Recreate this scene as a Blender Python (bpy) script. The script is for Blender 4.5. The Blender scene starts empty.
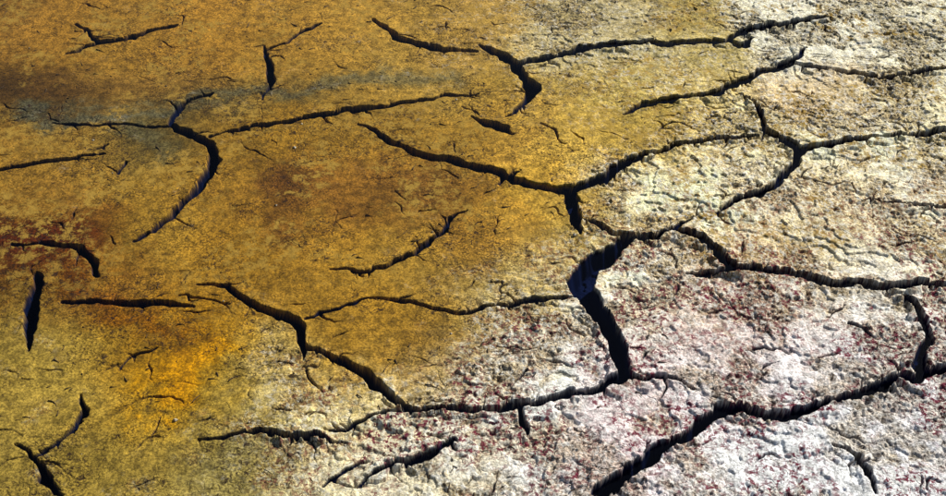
import bpy, math, numpy as np
from mathutils import Vector
R=np.random.RandomState(7)
scene=bpy.context.scene
# ---------------------------------------------------------------- camera
PITCH=math.radians(40); DIST=3.0; F=50.0; SW=36.0
CY=-DIST*math.cos(PITCH); CZ=DIST*math.sin(PITCH)
cam=bpy.data.objects.new("camera",bpy.data.cameras.new("camera"))
scene.collection.objects.link(cam); scene.camera=cam
cam.location=(0,CY,CZ); cam.rotation_euler=(math.radians(90)-PITCH,0,0)
cam.data.lens=F; cam.data.sensor_width=SW; cam.data.clip_start=.05; cam.data.clip_end=500
# image pixel coordinates, projected through the camera -> metres on the ground
def G(px,py):
    px=np.asarray(px,float); py=np.asarray(py,float)
    u=(px-473)/946*SW/F; v=-(py-248)/946*SW/F
    dy=math.cos(PITCH)+v*math.sin(PITCH); dz=-math.sin(PITCH)+v*math.cos(PITCH)
    t=-CZ/dz
    return u*t, CY+dy*t
# ---------------------------------------------------------------- noise
TAB=R.rand(8,256,256).astype(np.float32)
def vn(x,y,s,k=0):
    x=x/s+k*17.31+500; y=y/s+k*9.77+500
    xi=np.floor(x).astype(np.int32); yi=np.floor(y).astype(np.int32)
    fx=(x-xi).astype(np.float32); fy=(y-yi).astype(np.float32)
    fx=fx*fx*(3-2*fx); fy=fy*fy*(3-2*fy)
    T=TAB[k%8]; x0=xi&255;x1=(xi+1)&255;y0=yi&255;y1=(yi+1)&255
    return (T[x0,y0]*(1-fx)+T[x1,y0]*fx)*(1-fy)+(T[x0,y1]*(1-fx)+T[x1,y1]*fx)*fy
def fbm(x,y,s,o=4,k=0,g=.5):
    a=1;t=0;r=0
    for i in range(o):
        c,sn=math.cos(i*1.1+.4),math.sin(i*1.1+.4)
        r=r+a*(vn(x*c-y*sn,x*sn+y*c,s/2.03**i,k+i)-.5); t+=a*a; a*=g
    return (r/math.sqrt(t)*2).astype(np.float32)      # std about 0.45
def ss(a,b,x):
    t=np.clip((x-a)/(b-a),0,1); return t*t*(3-2*t)
# ---------------------------------------------------------------- grid
def axis(a,b,d,far,g=1.06):
    c=np.arange(a,b,d); o=[];p=0;st=d
    while p<far:
        st*=g;p+=st;o.append(p)
    o=np.array(o)
    return np.concatenate([(a-o)[::-1],c,c[-1]+o])
ax=axis(-1.47,1.47,.0018,30); ay=axis(-.77,1.24,.0018,30)
NX,NY=len(ax),len(ay); print("grid",NX,NY)
X,Y=np.meshgrid(ax,ay,indexing='ij'); X=X.astype(np.float32);Y=Y.astype(np.float32)
# ---------------------------------------------------------------- cracks
CR=[
[(75,20,3),(88,31,3),(100,38,3)],[(66,49,2),(100,38,5),(135,31,4),(175,20,3)],
[(170,118,5),(176,105,4),(190,95,4),(212,88,2)],[(186,97,5),(182,103,7),(175,112,4)],
[(172,120,6),(178,125,8),(195,132,7),(208,141,8),(214,155,9),(208,170,10),(196,185,9),(182,200,8),(168,215,7),(152,228,4),(132,237,2)],
[(50,117,1.5),(100,120,2),(140,121,2.5),(172,121,3)],
[(208,133,2),(240,125,4),(275,118,4),(320,111,4),(350,105,5),(400,99,4),(440,93,3),(478,88,1.5)],
[(262,96,2),(268,82,6),(271,66,8),(269,50,4),(264,41,2)],[(268,46,3),(285,39,3),(300,28,3),(318,20,2)],
[(360,117,2),(375,126,4),(390,136,6),(410,147,6),(440,155,7),(470,162,7),(500,172,7),(514,179,8),(540,184,7),(572,189,8)],[(497,180,2),(505,176,6),(516,170,2)],
[(375,15,4),(400,33,6),(420,41,7),(445,46,5),(478,47,2)],
[(478,41,2),(500,50,7),(514,62,8),(524,76,11),(533,86,14),(526,97,6),(515,107,4),(504,114,2)],
[(514,64,5),(530,58,6),(548,54,6),(580,47,7),(620,43,6),(680,42,5),(728,41,5),(742,32,8),(765,27,5),(800,22,4),(840,16,3)],
[(730,40,4),(742,45,8),(752,38,3)],
[(470,111,2),(485,119,6),(500,124,7),(512,131,2)],
[(622,112,2),(645,104,5),(680,99,6),(715,94,8),(735,84,8),(760,73,7),(785,66,9),(798,56,5),(806,47,2)],
[(786,66,5),(820,70,4),(855,73,4),(890,81,4),(925,72,5),(960,66,5)],
[(738,96,2),(755,105,5),(762,120,6),(768,133,8),(785,141,10),(797,151,12),(795,165,10),(780,184,7),(760,195,6),(738,202,6),(716,213,3)],
[(798,150,7),(830,147,7),(870,140,6),(900,136,5),(960,134,5)],
[(570,190,8),(600,178,10),(625,165,9),(645,155,7),(680,147,6),(710,141,5),(757,137,3)],
[(571,186,11),(573,205,14),(576,222,10),(578,231,2)],
[(582,217,2),(605,228,6),(630,236,7),(655,237,7),(672,229,3)],
[(632,236,7),(612,249,16),(592,264,22),(580,282,25),(590,304,18),(607,322,16),(618,343,17),(623,365,15),(624,378,8)],
[(630,374,8),(600,387,8),(560,396,8),(520,405,9),(480,407,8),(440,406,6),(405,410,6),(370,416,4),(325,427,2)],
[(517,403,6),(521,417,7),(527,431,3)],
[(675,229,4),(700,238,9),(718,250,10),(729,265,9),(727,273,6)],
[(688,275,3),(725,271,6),(760,270,8),(800,274,7),(832,284,6),(880,286,7),(922,285,6),(965,288,6)],
[(676,227,3),(690,217,2),(702,212,1.5)],
[(903,296,3),(914,306,8),(923,320,9),(930,338,7),(920,355,8),(917,370,13)],
[(600,492,16),(628,474,15),(655,453,14),(690,431,15),(718,413,11),(740,410,8),(770,416,8),(792,416,8),(830,402,8),(862,394,7),(900,382,8),(925,375,11),(965,366,9)],
[(636,374,5),(665,380,5),(692,387,2)],
[(195,279,2),(225,280,5),(240,293,8),(260,305,8),(285,312,8),(298,322,11),(303,336,11),(301,352,3)],
[(303,343,6),(330,353,6),(355,366,9),(375,380,10),(395,395,8),(412,408,5)],
[(303,315,2),(330,306,2),(365,295,2),(385,295,4),(420,300,4),(455,314,5),(480,308,5),(520,299,5),(560,296,4),(584,296,3)],
[(332,265,2),(370,266,5),(400,255,6),(430,240,6),(445,225,6),(451,214,4),(466,205,1.5)],
[(10,238,2),(55,241,5),(75,243,9),(90,256,9),(98,272,4)],
[(60,297,2),(105,298,6),(140,300,7),(175,300,5),(190,304,2)],[(178,291,1),(200,296,2),(225,300,1)],
[(38,270,7),(33,290,13),(30,310,14),(28,330,10),(24,348,4)],
[(0,164,4),(20,161,4),(50,157,4),(80,152,3),(102,149,2)],[(97,144,3),(104,139,2)],
[(114,171,3),(124,158,3)],
[(76,391,2),(81,404,8),(70,425,6),(50,440,3),(30,452,3)],[(18,440,3),(30,455,7),(44,472,9),(60,490,6)],[(30,452,3),(45,446,3)],
[(200,433,2),(240,430,4),(260,426,5),(290,432,8),(320,436,5),(348,438,2)],
[(325,480,3),(345,466,3),(365,458,2)],
[(355,482,3),(375,472,5),(400,462,7),(430,452,8),(458,441,4)],
[(833,446,3),(858,457,8),(866,472,6),(872,492,4)],
[(155,344,2),(130,352,3),(118,366,2)],
[(862,200,2),(895,203,3),(925,207,3),(960,208,3)],
[(845,322,2),(862,330,3),(873,340,2)],
[(300,360,1),(310,370,2),(320,386,1)],[(425,430,1),(445,441,2),(458,448,3)],
[(660,250,1),(672,256,2),(676,268,1)],[(745,350,1),(765,345,3),(790,352,1)],
[(520,300,2),(505,290,1.5),(500,280,1)],[(800,175,1),(830,185,2),(850,184,1)],
[(540,120,1),(555,128,2),(560,140,1)],[(660,130,1),(675,122,2),(690,125,1)],
]
# jittered warp so edges are ragged
WX=X+fbm(X,Y,.06,3,1,.55)*.0070+fbm(X,Y,.030,2,3,.45)*.0048
WY=Y+fbm(X,Y,.06,3,4,.55)*.0090+fbm(X,Y,.030,2,6,.45)*.0054
SD=np.full(X.shape,9.,np.float32); WD=np.zeros(X.shape,np.float32)
def seg(ax0,ay0,w0,bx,by,w1,m=.12):
    i0,i1=np.searchsorted(ax,[min(ax0,bx)-m,max(ax0,bx)+m]); j0,j1=np.searchsorted(ay,[min(ay0,by)-m,max(ay0,by)+m])
    if i1<=i0 or j1<=j0: return
    x=WX[i0:i1,j0:j1];y=WY[i0:i1,j0:j1]
    dx,dy=bx-ax0,by-ay0; L=dx*dx+dy*dy+1e-12
    t=np.clip(((x-ax0)*dx+(y-ay0)*dy)/L,0,1)
    d=np.hypot(x-ax0-t*dx,y-ay0-t*dy); w=w0+(w1-w0)*t
    s=d-w*.5; S=SD[i0:i1,j0:j1]; W=WD[i0:i1,j0:j1]
    m_=s<S; W[m_]=w[m_]; S[m_]=s[m_]
def worldw(p,q,w):
    dx,dy=q[0]-p[0],q[1]-p[1]; l=math.hypot(dx,dy); nx,ny=-dy/l,dx/l
    a=G(p[0]-nx*w/2,p[1]-ny*w/2); b=G(p[0]+nx*w/2,p[1]+ny*w/2)
    g0=G(p[0],p[1]);g1=G(q[0],q[1]); ux,uy=g1[0]-g0[0],g1[1]-g0[1]; ul=math.hypot(ux,uy)
    return abs((b[0]-a[0])*(-uy)+(b[1]-a[1])*ux)/ul
def wander(x,y,a,w,n,Lm=.03):
    pw=w
    for k in range(n):
        L=R.uniform(.35,1)*Lm; x2,y2=x+L*math.cos(a),y+L*math.sin(a); nw=w*(1-(k+1)/n)*R.uniform(.8,1.2)
        seg(x,y,pw,x2,y2,nw,.025); x,y,pw=x2,y2,nw; a+=R.normal(0,.5)
for c in CR:
    for p,q in zip(c[:-1],c[1:]):
        w0=worldw(p,q,p[2])*1.05; w1=worldw((q[0],q[1]),(2*q[0]-p[0],2*q[1]-p[1]),q[2])*1.05
        a=G(p[0],p[1]);b=G(q[0],q[1])
        seg(float(a[0]),float(a[1]),w0,float(b[0]),float(b[1]),w1)
        L=math.hypot(b[0]-a[0],b[1]-a[1]); ang=math.atan2(b[1]-a[1],b[0]-a[0])
        for _ in range(R.poisson(L/.045)):          # hair tributaries
            t=R.rand(); wander(float(a[0]+(b[0]-a[0])*t),float(a[1]+(b[1]-a[1])*t),ang+R.choice([-1,1])*R.uniform(.4,1.4),R.uniform(.0026,.0060),R.randint(2,6),R.uniform(.010,.032))
for _ in range(420):        # loose fissures
    y=R.uniform(-.75,1.2);x=R.uniform(-1.4,1.4)
    if x<-.1 and y>-.3 and R.rand()<.65: continue
    a=R.normal(0,.7)+(math.pi if R.rand()<.5 else 0); w=R.uniform(.0018,.0050); n=R.randint(2,5)
    wander(x,y,a,w,n,.028); wander(x,y,a+math.pi+R.normal(0,.4),w,R.randint(1,4),.028)
# cracks of the surrounding mud flat outside the patch traced in image pixels
def halfw(y): return .36*(y*math.cos(PITCH)+DIST) 
out=np.maximum(np.maximum((np.abs(X)-halfw(Y)-.03),Y-1.20),-.78-Y)
SC=.36
gx=(X+fbm(X,Y,.2,2,2)*.06)/SC; gy=(Y+fbm(X,Y,.2,2,5)*.06)/(SC*.9)
fx=np.floor(gx).astype(int);fy=np.floor(gy).astype(int)
d1=np.full(X.shape,9.,np.float32);d2=d1.copy()
for di in(-1,0,1):
    for dj in(-1,0,1):
        cx=fx+di;cy=fy+dj
        d=np.hypot(cx+TAB[0][cx&255,cy&255]-gx,cy+TAB[1][cx&255,cy&255]-gy)
        n=d<d1; d2=np.where(n,d1,np.minimum(d2,d)); d1=np.where(n,d,d1)
vs=(d2-d1)*SC*.55-(.004+.007*vn(X,Y,.4,3))
vs=np.where(out>0,vs,9)
m=vs<SD; SD=np.where(m,vs,SD); WD=np.where(m,.018,WD)
del d1,d2,gx,gy,fx,fy,vs
# ---------------------------------------------------------------- stains and painted reflection
ROW={  # mud colours; the dark streak at upper left is a painted reflection
45:[(0,135,100,40),(50,145,108,40),(120,150,115,45),(200,160,120,45),(280,162,125,50),(350,165,130,55),(420,160,130,60),(470,172,142,75),(560,172,160,120),(640,170,158,120),(700,160,142,85),(770,195,190,168),(850,195,190,168),(910,198,192,165)],
88:[(0,80,58,25),(45,78,55,24),(90,95,70,32),(130,125,96,42),(185,118,92,42),(250,128,102,45),(350,140,112,48),(430,148,122,58),(480,165,135,60),(560,175,150,80),(620,182,162,95),(700,188,168,110),(780,195,172,130),(850,178,158,125),(910,195,185,150)],
130:[(0,130,100,40),(60,135,105,42),(135,92,78,38),(170,100,82,38),(250,152,117,40),(300,152,117,40),(400,150,116,42),(470,160,125,48),(540,170,137,60),(600,182,152,72),(650,175,145,65),(700,195,180,130),(760,200,190,150),(850,208,202,175),(910,198,188,150)],
190:[(0,138,106,40),(60,142,110,45),(140,148,117,45),(210,146,112,40),(295,100,66,26),(355,128,92,33),(420,114,80,32),(500,165,130,50),(550,168,133,52),(640,205,195,155),(700,208,198,162),(760,203,192,160),(850,195,180,142),(910,202,192,165)],
240:[(0,72,34,5),(35,66,30,5),(70,98,60,12),(150,150,120,45),(250,152,116,36),(330,152,116,40),(400,150,120,48),(480,150,112,40),(540,168,138,65),(600,185,170,120),(680,218,208,182),(750,195,175,132),(850,185,170,132),(910,195,184,150)],
290:[(0,110,80,25),(50,122,88,25),(100,98,60,10),(150,140,106,40),(250,160,121,40),(350,156,120,40),(420,150,120,50),(480,165,145,88),(530,182,166,120),(640,210,204,186),(720,184,168,150),(800,194,184,165),(900,200,194,178)],
340:[(0,140,122,60),(50,140,124,60),(120,140,110,32),(160,128,88,10),(212,175,128,8),(258,182,167,120),(350,150,115,35),(425,140,106,40),(500,194,184,160),(560,204,199,188),(650,194,184,172),(725,174,154,146),(800,194,184,180),(900,204,200,198)],
390:[(0,145,125,60),(50,152,130,60),(120,150,120,44),(190,188,140,12),(240,152,130,60),(300,182,168,120),(350,188,172,122),(440,184,174,142),(520,204,200,192),(600,205,200,195),(650,174,155,152),(720,196,188,188),(800,204,200,202),(910,206,204,208)],
445:[(0,142,124,62),(50,147,127,62),(100,152,132,62),(170,147,122,52),(220,152,142,92),(300,187,178,142),(380,194,189,168),(460,186,180,164),(540,204,200,192),(620,188,170,172),(700,206,204,206),(800,210,210,214),(910,206,206,214)],
495:[(0,142,124,62),(100,150,130,62),(200,150,140,90),(300,187,178,142),(400,196,190,170),(540,204,200,194),(700,206,204,206),(800,210,210,214),(940,206,206,214)]}
P=[];C=[]
for y,l in ROW.items():
    for (x,r,g,b) in l:
        a=G(x,y);P.append((float(a[0]),float(a[1])));C.append((r,g,b))
P=np.array(P);C=(np.array(C)/255.)
lx=np.linspace(-3,3,500);ly=np.linspace(-1.6,2.6,350)
LX,LY=np.meshgrid(lx,ly,indexing='ij');acc=np.zeros(LX.shape+(3,));ws=np.zeros(LX.shape)+1e-30
for (px,py),c in zip(P,C):
    d2_=((LX-px)/.072)**2+((LY-py)/.082)**2
    w=np.exp(-.5*d2_)+1e-4/(1+d2_)**3; acc+=w[...,None]*c; ws+=w
acc/=ws[...,None]
# dark grey reflection bands painted into the mud colour, then rust and ochre seeps
def sheen_or_seep(pts,wd,colr,st):
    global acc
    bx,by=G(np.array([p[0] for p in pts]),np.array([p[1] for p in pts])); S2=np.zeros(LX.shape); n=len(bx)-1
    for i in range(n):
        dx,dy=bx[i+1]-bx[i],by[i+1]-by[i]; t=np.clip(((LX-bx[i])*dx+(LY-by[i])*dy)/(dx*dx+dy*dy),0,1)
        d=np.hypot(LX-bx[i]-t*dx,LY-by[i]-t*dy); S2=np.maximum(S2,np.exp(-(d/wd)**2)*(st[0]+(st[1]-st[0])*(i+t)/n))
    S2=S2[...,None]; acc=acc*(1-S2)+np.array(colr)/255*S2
sheen_or_seep([(20,106),(90,110),(170,104),(250,93),(330,84),(400,75),(460,69)],.040,(84,86,76),(.9,.55))  # reflected streak painted as a dark grey tint
sheen_or_seep([(125,125),(150,138),(165,150)],.045,(80,82,70),(.65,.45))  # lobe of the same painted reflection
sheen_or_seep([(0,222),(30,232),(60,246)],.065,(84,34,2),(.9,.8))
sheen_or_seep([(60,246),(90,275),(120,300)],.036,(86,44,4),(.75,.6))
sheen_or_seep([(110,318),(150,330),(165,345)],.045,(108,66,2),(.75,.65))
sheen_or_seep([(172,396),(198,368),(222,345)],.055,(212,152,0),(.85,.85))
sheen_or_seep([(295,190),(320,180),(350,200)],.05,(96,60,24),(.35,.25))
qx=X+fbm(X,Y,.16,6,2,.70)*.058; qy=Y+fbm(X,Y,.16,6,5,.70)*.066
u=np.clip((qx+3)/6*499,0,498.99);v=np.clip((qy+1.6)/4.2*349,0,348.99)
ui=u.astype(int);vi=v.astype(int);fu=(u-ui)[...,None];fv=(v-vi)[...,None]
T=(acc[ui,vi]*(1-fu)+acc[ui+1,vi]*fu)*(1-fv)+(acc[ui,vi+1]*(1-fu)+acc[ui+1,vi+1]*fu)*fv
del u,v,ui,vi,fu,fv,qx,qy
dry=ss(.22,.60,T[...,2]+.12*fbm(X,Y,.05,4,7,.65)).astype(np.float32)
T=np.where(T<=.04045,T/12.92,((T+.055)/1.055)**2.4)
rough=ss(-.3,.6,fbm(X,Y,.13,6,6,.70)+.35*np.exp(-np.clip(SD,0,1)/.03)-.1)      # weathered crust patches
ro=(rough*(.12+.88*dry))[...,None]
T=T*(1-ro*np.array([.32,.39,.50]))*(1+.16*(1-rough)*dry)[...,None]
wet=(1-dry)[...,None]; mo=fbm(X,Y,.22,7,3,.72)[...,None]
T=T*(1+wet*mo*np.array([.30,.30,.34]))
T=np.clip(T*(np.array([1.15,1.11,.90])*wet+1.45*(1-wet)),0.002,.94)
# ---------------------------------------------------------------- relief
H=-.014+.016*ss(-.25,.5,X*.8-Y*.25)+.003*fbm(X,Y,.5,3,0)
H+= (.0010+.0020*dry)*fbm(X,Y,.09,4,2,.55)
def layers(s,k,cnt,w,g=.6,o=5):
    n=fbm(X,Y,s,o,k,g)*cnt+50; fr=n-np.floor(n)
    return np.floor(n)-50+ss(1-w,1,fr)-.25*fr      # thin shelves with slightly dished tops
H+=(.06+.94*dry)*layers(.15,3,1.9,.11,.60)*.0036
H+=(.10+.90*dry)*rough*layers(.06,5,1.5,.2,.64)*.0021
pit=ss(.35,.8,fbm(X,Y,.020,3,1,.6))*rough; H-=pit*(.0006+.0032*dry)
H+=(.0003+.0010*dry)*(.35+.65*rough)*fbm(X,Y,.010,2,2,.7)
near=np.exp(-np.clip(SD,0,1)/.028); H+=.0085*near*(.2+.8*dry)*ss(.004,.014,WD)*(.3+1.4*vn(X,Y,.07,2))
H-=.0014*np.exp(-np.clip(SD,0,1)/.0025)*ss(0,.01,WD)
ragged=SD+.0005*fbm(X,Y,.012,2,6)
depth=np.clip(WD*2.4,.0050,.06)
prof=np.clip(-ragged/np.maximum(.0045,WD*.18),0,1)**.85
prof=np.where(WD<.006,np.clip(-(ragged-.0008)/.0022,0,1),prof)
H-=prof*depth*(1+.10*fbm(X,Y,.05,2,3))
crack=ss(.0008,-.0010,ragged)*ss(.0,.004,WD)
far=ss(3,10,np.hypot(X,Y)); H=H*(1-far)
# ---------------------------------------------------------------- mesh
def grid_mesh(name,X,Y,Z):
    nx,ny=X.shape; co=np.stack([X,Y,Z],-1).reshape(-1,3).astype(np.float32)
    idx=np.arange(nx*ny,dtype=np.int32).reshape(nx,ny)
    q=np.stack([idx[:-1,:-1],idx[1:,:-1],idx[1:,1:],idx[:-1,1:]],-1).reshape(-1)
    me=bpy.data.meshes.new(name); me.vertices.add(nx*ny); me.vertices.foreach_set('co',co.ravel())
    nf=len(q)//4; me.loops.add(nf*4); me.loops.foreach_set('vertex_index',q)
    me.polygons.add(nf); me.polygons.foreach_set('loop_start',np.arange(0,nf*4,4,dtype=np.int32))
    me.update(calc_edges=True); me.polygons.foreach_set('use_smooth',np.ones(nf,bool))
    ob=bpy.data.objects.new(name,me); scene.collection.objects.link(ob); return ob
gr=grid_mesh("cracked_mud_ground",X,Y,H); me=gr.data
def fattr(n,a):
    at=me.attributes.new(n,'FLOAT','POINT'); at.data.foreach_set('value',np.ascontiguousarray(a,dtype=np.float32).ravel())
fattr('crack',crack);fattr('dry',dry);fattr('rough',rough)
pk=ss(-.35,.45,fbm(X,Y,.12,5,1,.65)+.25*np.exp(-np.clip(SD,0,1)/.04))*dry*ss(.60,-.15,Y); fattr('pink',pk)
oc=ss(-.1,.5,fbm(X,Y,.15,5,4,.65))*(.15+.75*ss(-.35,.15,Y)); fattr('ochre',oc)
at=me.attributes.new('stain_and_sheen','FLOAT_COLOR','POINT')
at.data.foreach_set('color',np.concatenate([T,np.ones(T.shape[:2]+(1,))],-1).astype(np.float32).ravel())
# ---------------------------------------------------------------- material helper
class N:
    def __init__(s,name):
        s.m=bpy.data.materials.new(name); s.m.use_nodes=True; s.t=s.m.node_tree; s.t.nodes.clear()
        s.out=s.n('ShaderNodeOutputMaterial'); s.tc=s.n('ShaderNodeTexCoord')
    def n(s,k,**kw):
        x=s.t.nodes.new(k)
        for a,b in kw.items(): setattr(x,a,b)
        return x
    def l(s,a,b): s.t.links.new(a,b)
    def set(s,sock,v):
        if hasattr(v,'is_linked') : s.l(v,sock)
        else: sock.default_value=v
    def noise(s,sc,d=4,r=.55,dist=0,vec=None):
        x=s.n('ShaderNodeTexNoise',noise_dimensions='2D'); x.inputs['Scale'].default_value=sc;x.inputs['Detail'].default_value=d;x.inputs['Roughness'].default_value=r;x.inputs['Distortion'].default_value=dist
        s.l(vec or s.tc.outputs['Object'],x.inputs['Vector']); return x.outputs['Fac']
    def mr(s,v,a,b,c=0.,d=1.,smooth=True):
        x=s.n('ShaderNodeMapRange'); 
        if smooth:x.interpolation_type='SMOOTHSTEP'
        s.set(x.inputs[0],v)
        for i,k in enumerate((a,b,c,d)): x.inputs[i+1].default_value=k
        return x.outputs[0]
    def ma(s,op,a,b=0.):
        x=s.n('ShaderNodeMath',operation=op); s.set(x.inputs[0],a); s.set(x.inputs[1],b); return x.outputs[0]
    def mix(s,f,a,b,bt='MIX'):
        x=s.n('ShaderNodeMix',data_type='RGBA',blend_type=bt); s.set(x.inputs[0],f)
        for i,v in((6,a),(7,b)):
            if hasattr(v,'is_linked'): s.l(v,x.inputs[i])
            else: x.inputs[i].default_value=(*v,1)
        return x.outputs[2]
    def attr(s,n,o='Fac'):
        return s.n('ShaderNodeAttribute',attribute_name=n).outputs[o]
M=N('dried_mud')
st_=M.attr('stain_and_sheen','Color'); cr=M.attr('crack'); dr=M.attr('dry'); rg=M.attr('rough')
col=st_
col=M.mix(1.,col,M.mr(M.noise(38,6,.80),.36,.64,.58,1.38),'MULTIPLY')
nf=M.noise(190,3,.72)
col=M.mix(M.ma('ADD',.62,M.ma('MULTIPLY',rg,.38)),col,M.mr(nf,.35,.65,.44,1.50),'MULTIPLY')
n1=M.noise(70,6,.80,.3)
col=M.mix(M.ma('MULTIPLY',M.mr(M.noise(30,5,.78),.46,.60),M.attr('ochre')),col,(.44,.28,.05))
col=M.mix(M.ma('MULTIPLY',M.ma('MULTIPLY',M.mr(n1,.49,.40),dr),.65),col,(.88,.87,.84))
col=M.mix(M.ma('MULTIPLY',M.mr(n1,.505,.56),M.attr('pink')),col,(.19,.03,.055))
k=M.ma('MULTIPLY',M.mr(M.noise(85,5,.80,.6),.55,.60),M.mr(rg,0,1.,.28,1.)); col=M.mix(M.ma('MULTIPLY',k,.90),col,(.030,.015,.012))
col=M.mix(cr,col,(.0045,.009,.042))  # dark damp mud, with the sky-blue crack shade painted into its colour
bs=M.n('ShaderNodeBsdfPrincipled'); M.l(col,bs.inputs['Base Color'])
M.l(M.ma('MULTIPLY',M.ma('SUBTRACT',1.,cr),.15),bs.inputs['Specular IOR Level'])
bs.inputs['Roughness'].default_value=.9
hb=M.ma('MULTIPLY',M.noise(95,5,.66),.0042)
vor=M.n('ShaderNodeTexVoronoi',feature='DISTANCE_TO_EDGE',voronoi_dimensions='2D'); vor.inputs['Scale'].default_value=22
wv=M.n('ShaderNodeTexNoise',noise_dimensions='2D'); wv.inputs['Scale'].default_value=22; wv.inputs['Detail'].default_value=3; M.l(M.tc.outputs['Object'],wv.inputs['Vector'])
vm=M.n('ShaderNodeVectorMath',operation='MULTIPLY_ADD'); M.l(wv.outputs['Color'],vm.inputs[0]); vm.inputs[1].default_value=(.06,.06,0); M.l(M.tc.outputs['Object'],vm.inputs[2]); M.l(vm.outputs[0],vor.inputs['Vector'])
hl=M.ma('MULTIPLY',M.mr(vor.outputs['Distance'],.0,.05,1.,0.),M.mr(M.noise(14,3,.7),.50,.60))
hb=M.ma('SUBTRACT',hb,M.ma('MULTIPLY',hl,.0022))
hb=M.ma('MULTIPLY',hb,M.ma('MULTIPLY',M.mr(dr,0,1,.5,1.),M.mr(rg,0,1,.75,1.2)))
hb=M.ma('MULTIPLY',hb,M.ma('SUBTRACT',1.,cr))
bp=M.n('ShaderNodeBump'); bp.inputs['Strength'].default_value=1.; bp.inputs['Distance'].default_value=1.; M.l(hb,bp.inputs['Height']); M.l(bp.outputs[0],bs.inputs['Normal'])
M.l(bs.outputs[0],M.out.inputs[0]); me.materials.append(M.m)
# ---------------------------------------------------------------- water film
wx=np.linspace(-30,1.0,100);wy=np.linspace(-30,30,100);WXg,WYg=np.meshgrid(wx,wy,indexing='ij')
wa=grid_mesh("shallow_water",WXg,WYg,np.full(WXg.shape,-.0065))
W=N('clear_water'); gl=W.n('ShaderNodeBsdfGlossy'); gl.inputs['Roughness'].default_value=.04
tr=W.n('ShaderNodeBsdfTransparent'); tr.inputs[0].default_value=(.98,.96,.91,1)
b2=W.n('ShaderNodeBump'); b2.inputs['Strength'].default_value=.15; b2.inputs['Distance'].default_value=.01; W.l(W.noise(9,2,.5),b2.inputs['Height'])
W.l(b2.outputs[0],gl.inputs['Normal'])
ge=W.n('ShaderNodeNewGeometry'); dp=W.n('ShaderNodeVectorMath',operation='DOT_PRODUCT'); W.l(ge.outputs['Incoming'],dp.inputs[0]); W.l(b2.outputs[0],dp.inputs[1])
f=W.ma('ADD',W.ma('MULTIPLY',W.ma('POWER',W.ma('SUBTRACT',1.,W.ma('ABSOLUTE',dp.outputs['Value'])),5.),.98),.02)
mx=W.n('ShaderNodeMixShader'); W.l(f,mx.inputs[0]); W.l(tr.outputs[0],mx.inputs[1]); W.l(gl.outputs[0],mx.inputs[2]); W.l(mx.outputs[0],W.out.inputs[0])
wa.data.materials.append(W.m)
# ---------------------------------------------------------------- small things lying on the mud
def hat(x,y):
    i=min(max(np.searchsorted(ax,x),0),NX-1); j=min(max(np.searchsorted(ay,y),0),NY-1); return float(H[i,j]),float(SD[i,j]),float(dry[i,j]),float(rough[i,j])
def simple(name,c1,c2,sc,rough=.9):
    m=N(name); b=m.n('ShaderNodeBsdfPrincipled'); m.l(m.mix(m.mr(m.noise(sc,4,.6),.35,.65),c1,c2),b.inputs['Base Color']); b.inputs['Roughness'].default_value=rough; m.l(b.outputs[0],m.out.inputs[0]); return m.m
def build(name,V,Fc,mat):
    me=bpy.data.meshes.new(name); me.from_pydata(V,[],Fc); me.update(); o=bpy.data.objects.new(name,me); scene.collection.objects.link(o); me.materials.append(mat); return o
V=[];Fc=[]
for _ in range(3600):      # crumbs
    y=R.uniform(-.85,1.3); x=R.uniform(-1.5,1.5); h,s,d,rr_=hat(x,y)
    if s<.002 or R.rand()>(.1+.9*d)*rr_**2: continue
    r=.0010+.0045*R.rand()**4; b=len(V)
    off=[(1,0,0),(.3,.95,0),(-.8,.6,0),(-.8,-.6,0),(.3,-.95,0),(.2,.1,1),(0,0,-.6)]
    a=R.rand()*6.28
    for o in off:
        q=[o[k]*r*R.uniform(.7,1.3) for k in range(3)]
        V.append((x+q[0]*math.cos(a)-q[1]*math.sin(a),y+q[0]*math.sin(a)+q[1]*math.cos(a),h+r*.35+q[2]*.8))
    for k in range(5): Fc+= [(b+k,b+(k+1)%5,b+5),(b+(k+1)%5,b+k,b+6)]
build("mud_crumbs",V,Fc,simple('crumb_mud',(.22,.17,.10),(.6,.56,.48),60))
V=[];Fc=[]
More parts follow.
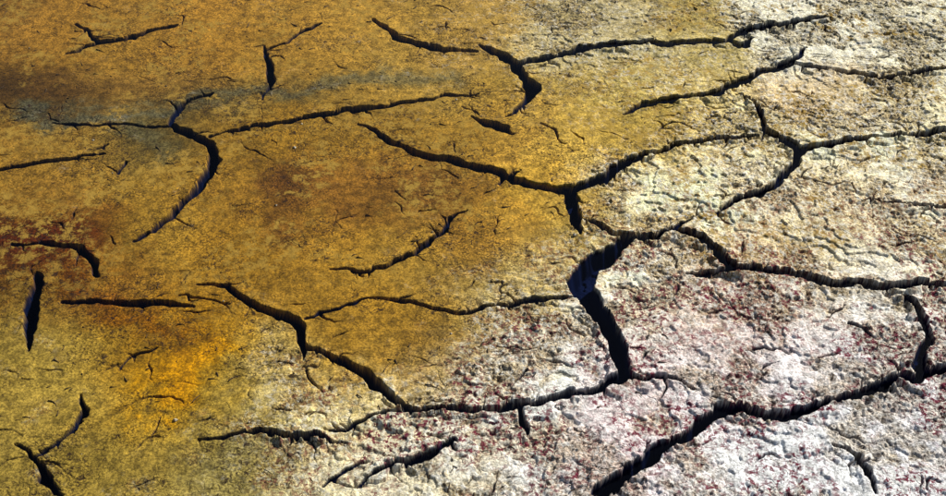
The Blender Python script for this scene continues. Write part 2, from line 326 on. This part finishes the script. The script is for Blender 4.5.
for _ in range(1700):       # bits of dead stalk and root
    y=R.uniform(-.85,1.3); x=R.uniform(-1.5,1.5); h,s,d,_r=hat(x,y)
    if s<.006 or vn(np.float32(x),np.float32(y),.22,5)<.5: continue
    L=.008+.034*R.rand()**2; a=R.normal(.3,.9); r=.0007+.0012*R.rand(); cv=R.normal(0,.5); b=len(V); ns=5; px_,py_=x,y
    for k in range(ns):
        hh=hat(px_,py_)[0]; rr=r*(1-.6*k/(ns-1)); ux,uy=math.cos(a),math.sin(a)
        for t in range(4):
            th=t*math.pi/2; V.append((px_-uy*rr*math.cos(th),py_+ux*rr*math.cos(th),max(hh,h-.001)+rr*.7+rr*math.sin(th)+.0006*math.sin(k*1.5)))
        px_+=ux*L/ns;py_+=uy*L/ns;a+=cv/ns*2
    for k in range(ns-1):
        for t in range(4): Fc.append((b+k*4+t,b+k*4+(t+1)%4,b+k*4+4+(t+1)%4,b+k*4+4+t))
    Fc.append((b,b+1,b+2,b+3)); Fc.append((b+ns*4-1,b+ns*4-2,b+ns*4-3,b+ns*4-4))
build("plant_debris",V,Fc,simple('dead_stalk',(.03,.018,.01),(.10,.06,.03),80))
# ---------------------------------------------------------------- light
AZ=math.radians(48);EL=math.radians(37)
w=bpy.data.worlds.new("World");scene.world=w;w.use_nodes=True;nt=w.node_tree
sky=nt.nodes.new('ShaderNodeTexSky');sky.sky_type='NISHITA';sky.sun_disc=False;sky.sun_elevation=EL;sky.sun_rotation=AZ
bg=nt.nodes['Background'];nt.links.new(sky.outputs[0],bg.inputs[0]);bg.inputs[1].default_value=.05
sd=bpy.data.lights.new("sun",'SUN');so=bpy.data.objects.new("sun",sd);scene.collection.objects.link(so)
sd.energy=5.0;sd.angle=math.radians(.5);sd.color=(1,.97,.88)
v=Vector((math.sin(AZ)*math.cos(EL),math.cos(AZ)*math.cos(EL),math.sin(EL)));so.rotation_euler=v.to_track_quat('Z','Y').to_euler();so.location=v*20
scene.view_settings.view_transform='Standard';scene.view_settings.look='None';scene.view_settings.exposure=0
